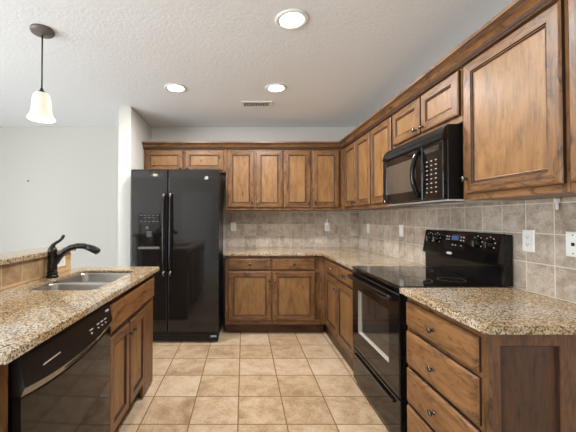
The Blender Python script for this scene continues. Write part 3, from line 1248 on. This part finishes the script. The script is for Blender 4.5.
m.box(MX + .001, MX + .030, my0, 1.9435, mz0 + .004, 1.742, bev=.003)
cp = m.build('control_panel', BLACK, t)
m = MB()
m.box(MX - .0002, MX + .002, 1.775, 1.915, 1.690, 1.722)
m.build('display', WIN_DK, cp)
for r_ in range(8):
    for c_ in range(3):
        y, z = 1.797 + c_ * .044, 1.450 + r_ * .0265
        m = MB()
        m.box(MX - .0004, MX + .002, y, y + .015, z, z + .0065)
        m.build('key_mark', KEY_MK, cp)
m = MB()
m.box(MX + .03, XR - .016, my0 + .004, my1 - .004, mz0 - .008, mz0 - .0005, bev=.002)
up = m.build('base_plate', UNDER, t)
for y0 in (1.80, 2.15):
    m = MB()
    m.box(MX + .06, MX + .17, y0, y0 + .27, mz0 - .010, mz0 - .0075)
    m.build('grease_filter', GREY_FIL, up)
m = MB()
m.box(MX + .26, MX + .32, 2.03, 2.18, mz0 - .0105, mz0 - .0075)
m.build('lamp_cover', WHITE_PL, up)


# ------------------------------------------------------------------ outlets and switches
def wall_plate(side, face, a, z, label, kind, w=.070, h=.115, horizontal=False, cat='outlet'):
    f = framemap(side, face)
    name = {'duplex': 'wall_outlet', 'switch': 'light_switch', 'jack': 'cable_jack'}[kind]
    t = thing(name, f(a, 0, z), label, cat, 'white wall plates')
    if horizontal:
        w, h = h, w
    m = MB()
    m.f = f
    lp = lambda i, q: [(a - w / 2 + i, q, z - h / 2 + i), (a + w / 2 - i, q, z - h / 2 + i), (a + w / 2 - i, q, z + h / 2 - i), (a - w / 2 + i, q, z + h / 2 - i)]
    m.loops([lp(0, .0004), lp(0, .003), lp(.004, .006)])
    m.build('plate', WHITE_PL, t)
    if kind == 'duplex':
        for s in (-1, 1):
            da, dz = ((s * .020, 0) if horizontal else (0, s * .020))
            m = MB()
            m.f = f
            m.loops([[(a + da + x * .016, q, z + dz + y * .016) for x, y in ((-1, -.6), (-.6, -.9), (.6, -.9), (1, -.6), (1, .6), (.6, .9), (-.6, .9), (-1, .6))] for q in (.005, .0078)])
            r = m.build('receptacle', WHITE_PL, t)
            for x0_, x1_, z0_, z1_ in ((-.006, -.0038, -.003, .006), (.005, .0072, -.003, .006), (-.002, .002, -.010, -.006)):
                m = MB()
                m.f = f
                m.box(a + da + x0_, a + da + x1_, .0070, .0082, z + dz + z0_, z + dz + z1_)
                m.build('slot', DARKHOLE, r)
    elif kind == 'switch':
        m = MB()
        m.f = f
        m.box(a - .016, a + .016, .005, .009, z - .033, z + .033, bev=.001)
        m.build('rocker', WHITE_PL, t)
    else:
        m = MB()
        m.f = f
        m.box(a - .0075, a + .0075, .0055, .0085, z - .0075, z + .0075, bev=.001)
        m.build('jack', DARKHOLE, t)
        for dz in (-.042, .042):
            m = MB()
            m.f = f
            m.box(a - .003, a + .003, .0055, .0068, z + dz - .003, z + dz + .003)
            m.build('screw', CHROME, t)
    return t


BF, RF = YB - .011, XR - .011
wall_plate('B', BF, -.134, 1.190, 'white outlet on the back backsplash near the refrigerator', 'duplex')
wall_plate('B', BF, 1.092, 1.188, 'white outlet on the back backsplash near the corner, with a plug in it', 'duplex')
t = thing('plug_adapter', (1.085, BF - .009, 1.215), 'small white plug pushed into the outlet near the back corner', 'plug')
m = MB()
m.box(1.066, 1.106, BF - .040, BF - .0083, 1.200, 1.248, bev=.005, seg=2)
m.box(1.076, 1.096, BF - .030, BF - .012, 1.248, 1.290, bev=.004, seg=2)
m.build('housing', WHITE_PL, t)
wall_plate('R', RF, 3.790, 1.178, 'white wall plate on the right backsplash, farthest from the camera', 'switch', cat='switch')
wall_plate('R', RF, 2.995, 1.180, 'white switch plate on the right backsplash just beyond the range', 'switch', cat='switch')
wall_plate('R', RF, 1.658, 1.180, 'white double outlet on the tiles to the right of the range', 'duplex')
wall_plate('R', RF, 1.430, 1.180, 'white plate with a black centre jack at the right picture edge', 'jack', cat='jack')
wall_plate('L', -1.289, 2.202, .992, 'cream outlet lying sideways on the low bar wall behind the faucet', 'duplex', horizontal=True)
m = MB()
m.box(1.474, 1.500, 1.478, 1.490, 1.376, 1.394, bev=.003)
m.box(1.480, 1.494, 1.480, 1.488, 1.340, 1.378, bev=.003)
tag(m.build('cable_clip', WHITE_PL), 'small white clip hanging under the big right wall cabinet', 'clip')
MB().lathe([(0, 0), (.004, 0), (.004, -.012), (.010, -.013), (.010, -.016), (0, -.017)], (-2.82, YB - .0005, 1.785), 'y', 12).build('nail', PEWTER)
tag(bpy.data.objects['nail'], 'tiny grey nail head on the bare far wall at left', 'nail')


# ------------------------------------------------------------------ ceiling lights and vent
def can_light(x, y, label):
    t = thing('recessed_light', (x, y, ZC - .001), label, 'ceiling light', 'recessed ceiling lights')
    MB().lathe([(.072, -.0005), (.102, -.0005), (.102, -.005), (.094, -.010), (.076, -.008), (.070, -.004)], (x, y, ZC), 'z', 36, closed=True).build('trim_ring', TRIM_M, t)
    MB().lathe([(0, -.0006), (.0695, -.0006), (.0695, -.003), (.05, -.007), (0, -.009)], (x, y, ZC), 'z', 30).build('lens', LENS, t)
    ld = bpy.data.lights.new('can_lamp', 'AREA')
    ld.shape = 'DISK'
    ld.size = .14
    ld.energy = CAN_POWER
    ld.color = (1.0, .985, .965)
    lo = bpy.data.objects.new('can_lamp', ld)
    lo.location = (0, 0, -.014)
    lo.parent = t
    COL.objects.link(lo)


can_light(.290, 1.874, 'big round recessed ceiling light nearest the camera')
can_light(.298, 2.868, 'round recessed ceiling light close to the air vent')
can_light(-.627, 2.866, 'round recessed ceiling light in front of the refrigerator, left of the others')

t = thing('air_vent', (.134, 3.27, ZC - .001), 'white rectangular air vent in the ceiling near the back wall', 'vent')
vx0, vx1, vy0, vy1 = -.026, .294, 3.190, 3.350
m = MB()
for b in ((vx0, vx1, vy0, vy0 + .025), (vx0, vx1, vy1 - .025, vy1), (vx0, vx0 + .028, vy0 + .025, vy1 - .025), (vx1 - .028, vx1, vy0 + .025, vy1 - .025)):
    m.box(b[0], b[1], b[2], b[3], ZC - .010, ZC - .0005)
m.build('frame', TRIM_M, t)
m = MB()
m.box(vx0 + .028, vx1 - .028, vy0 + .025, vy1 - .025, ZC - .003, ZC - .0008)
m.build('duct', DARKHOLE, t)
for k in range(14):
    x = vx0 + .036 + k * .0185
    m = MB()
    m.loops([[(x, y, ZC - .009), (x + .007, y, ZC - .0045), (x + .0085, y, ZC - .0055), (x + .0015, y, ZC - .010)] for y in (vy0 + .025, vy1 - .025)])
    m.build('louver', TRIM_M, t)

# pendant
px, py = -1.284, 1.978
t = thing('pendant_lamp', (px, py, ZC - .001), 'bell-shaped glass pendant lamp hanging at upper left over the peninsula', 'pendant lamp')
MB().lathe([(0, -.0008), (.067, -.0008), (.069, -.010), (.063, -.022), (.02, -.026), (.008, -.034), (0, -.034)], (px, py, ZC), 'z', 30).build('canopy', CANOPY, t)
MB().lathe([(.0045, -.03), (.0045, -.385)], (px, py, ZC), 'z', 10).build('rod', BRONZE, t)
MB().lathe([(0, -.375), (.008, -.375), (.012, -.390), (.026, -.404), (.030, -.412), (.018, -.416), (.016, -.44), (0, -.44)], (px, py, ZC), 'z', 20).build('socket', BRONZE, t)
sh = [(.020, 2.096), (.036, 2.092), (.047, 2.078), (.053, 2.052), (.0555, 2.02), (.058, 1.985), (.063, 1.962), (.074, 1.940), (.079, 1.932), (.079, 1.926)]
inner = [(r - .004, z - .001) for r, z in reversed(sh)]
m = MB()
lps = []
for r, z in sh + inner:
    lps.append([(px + r * math.cos(2 * math.pi * i / 32), py + r * math.sin(2 * math.pi * i / 32), z) for i in range(32)])
lps.append(lps[0])
m.loops(lps, cap0=False, cap1=False, smooth=True)
bmesh.ops.remove_doubles(m.bm, verts=m.bm.verts, dist=1e-6)
m.build('shade', SHADE, t)
MB().lathe([(0, 2.06), (.013, 2.058), (.014, 2.035), (.024, 2.005), (.024, 1.985), (.012, 1.968), (0, 1.966)], (px, py, 0), 'z', 18).build('bulb', BULB, t)
ld = bpy.data.lights.new('pendant_light', 'POINT')
ld.energy = PENDANT_POWER
ld.shadow_soft_size = .03
ld.color = (1.0, .88, .68)
lo = bpy.data.objects.new('pendant_light', ld)
lo.location = (0, 0, 1.94 - ZC)
lo.parent = t
COL.objects.link(lo)
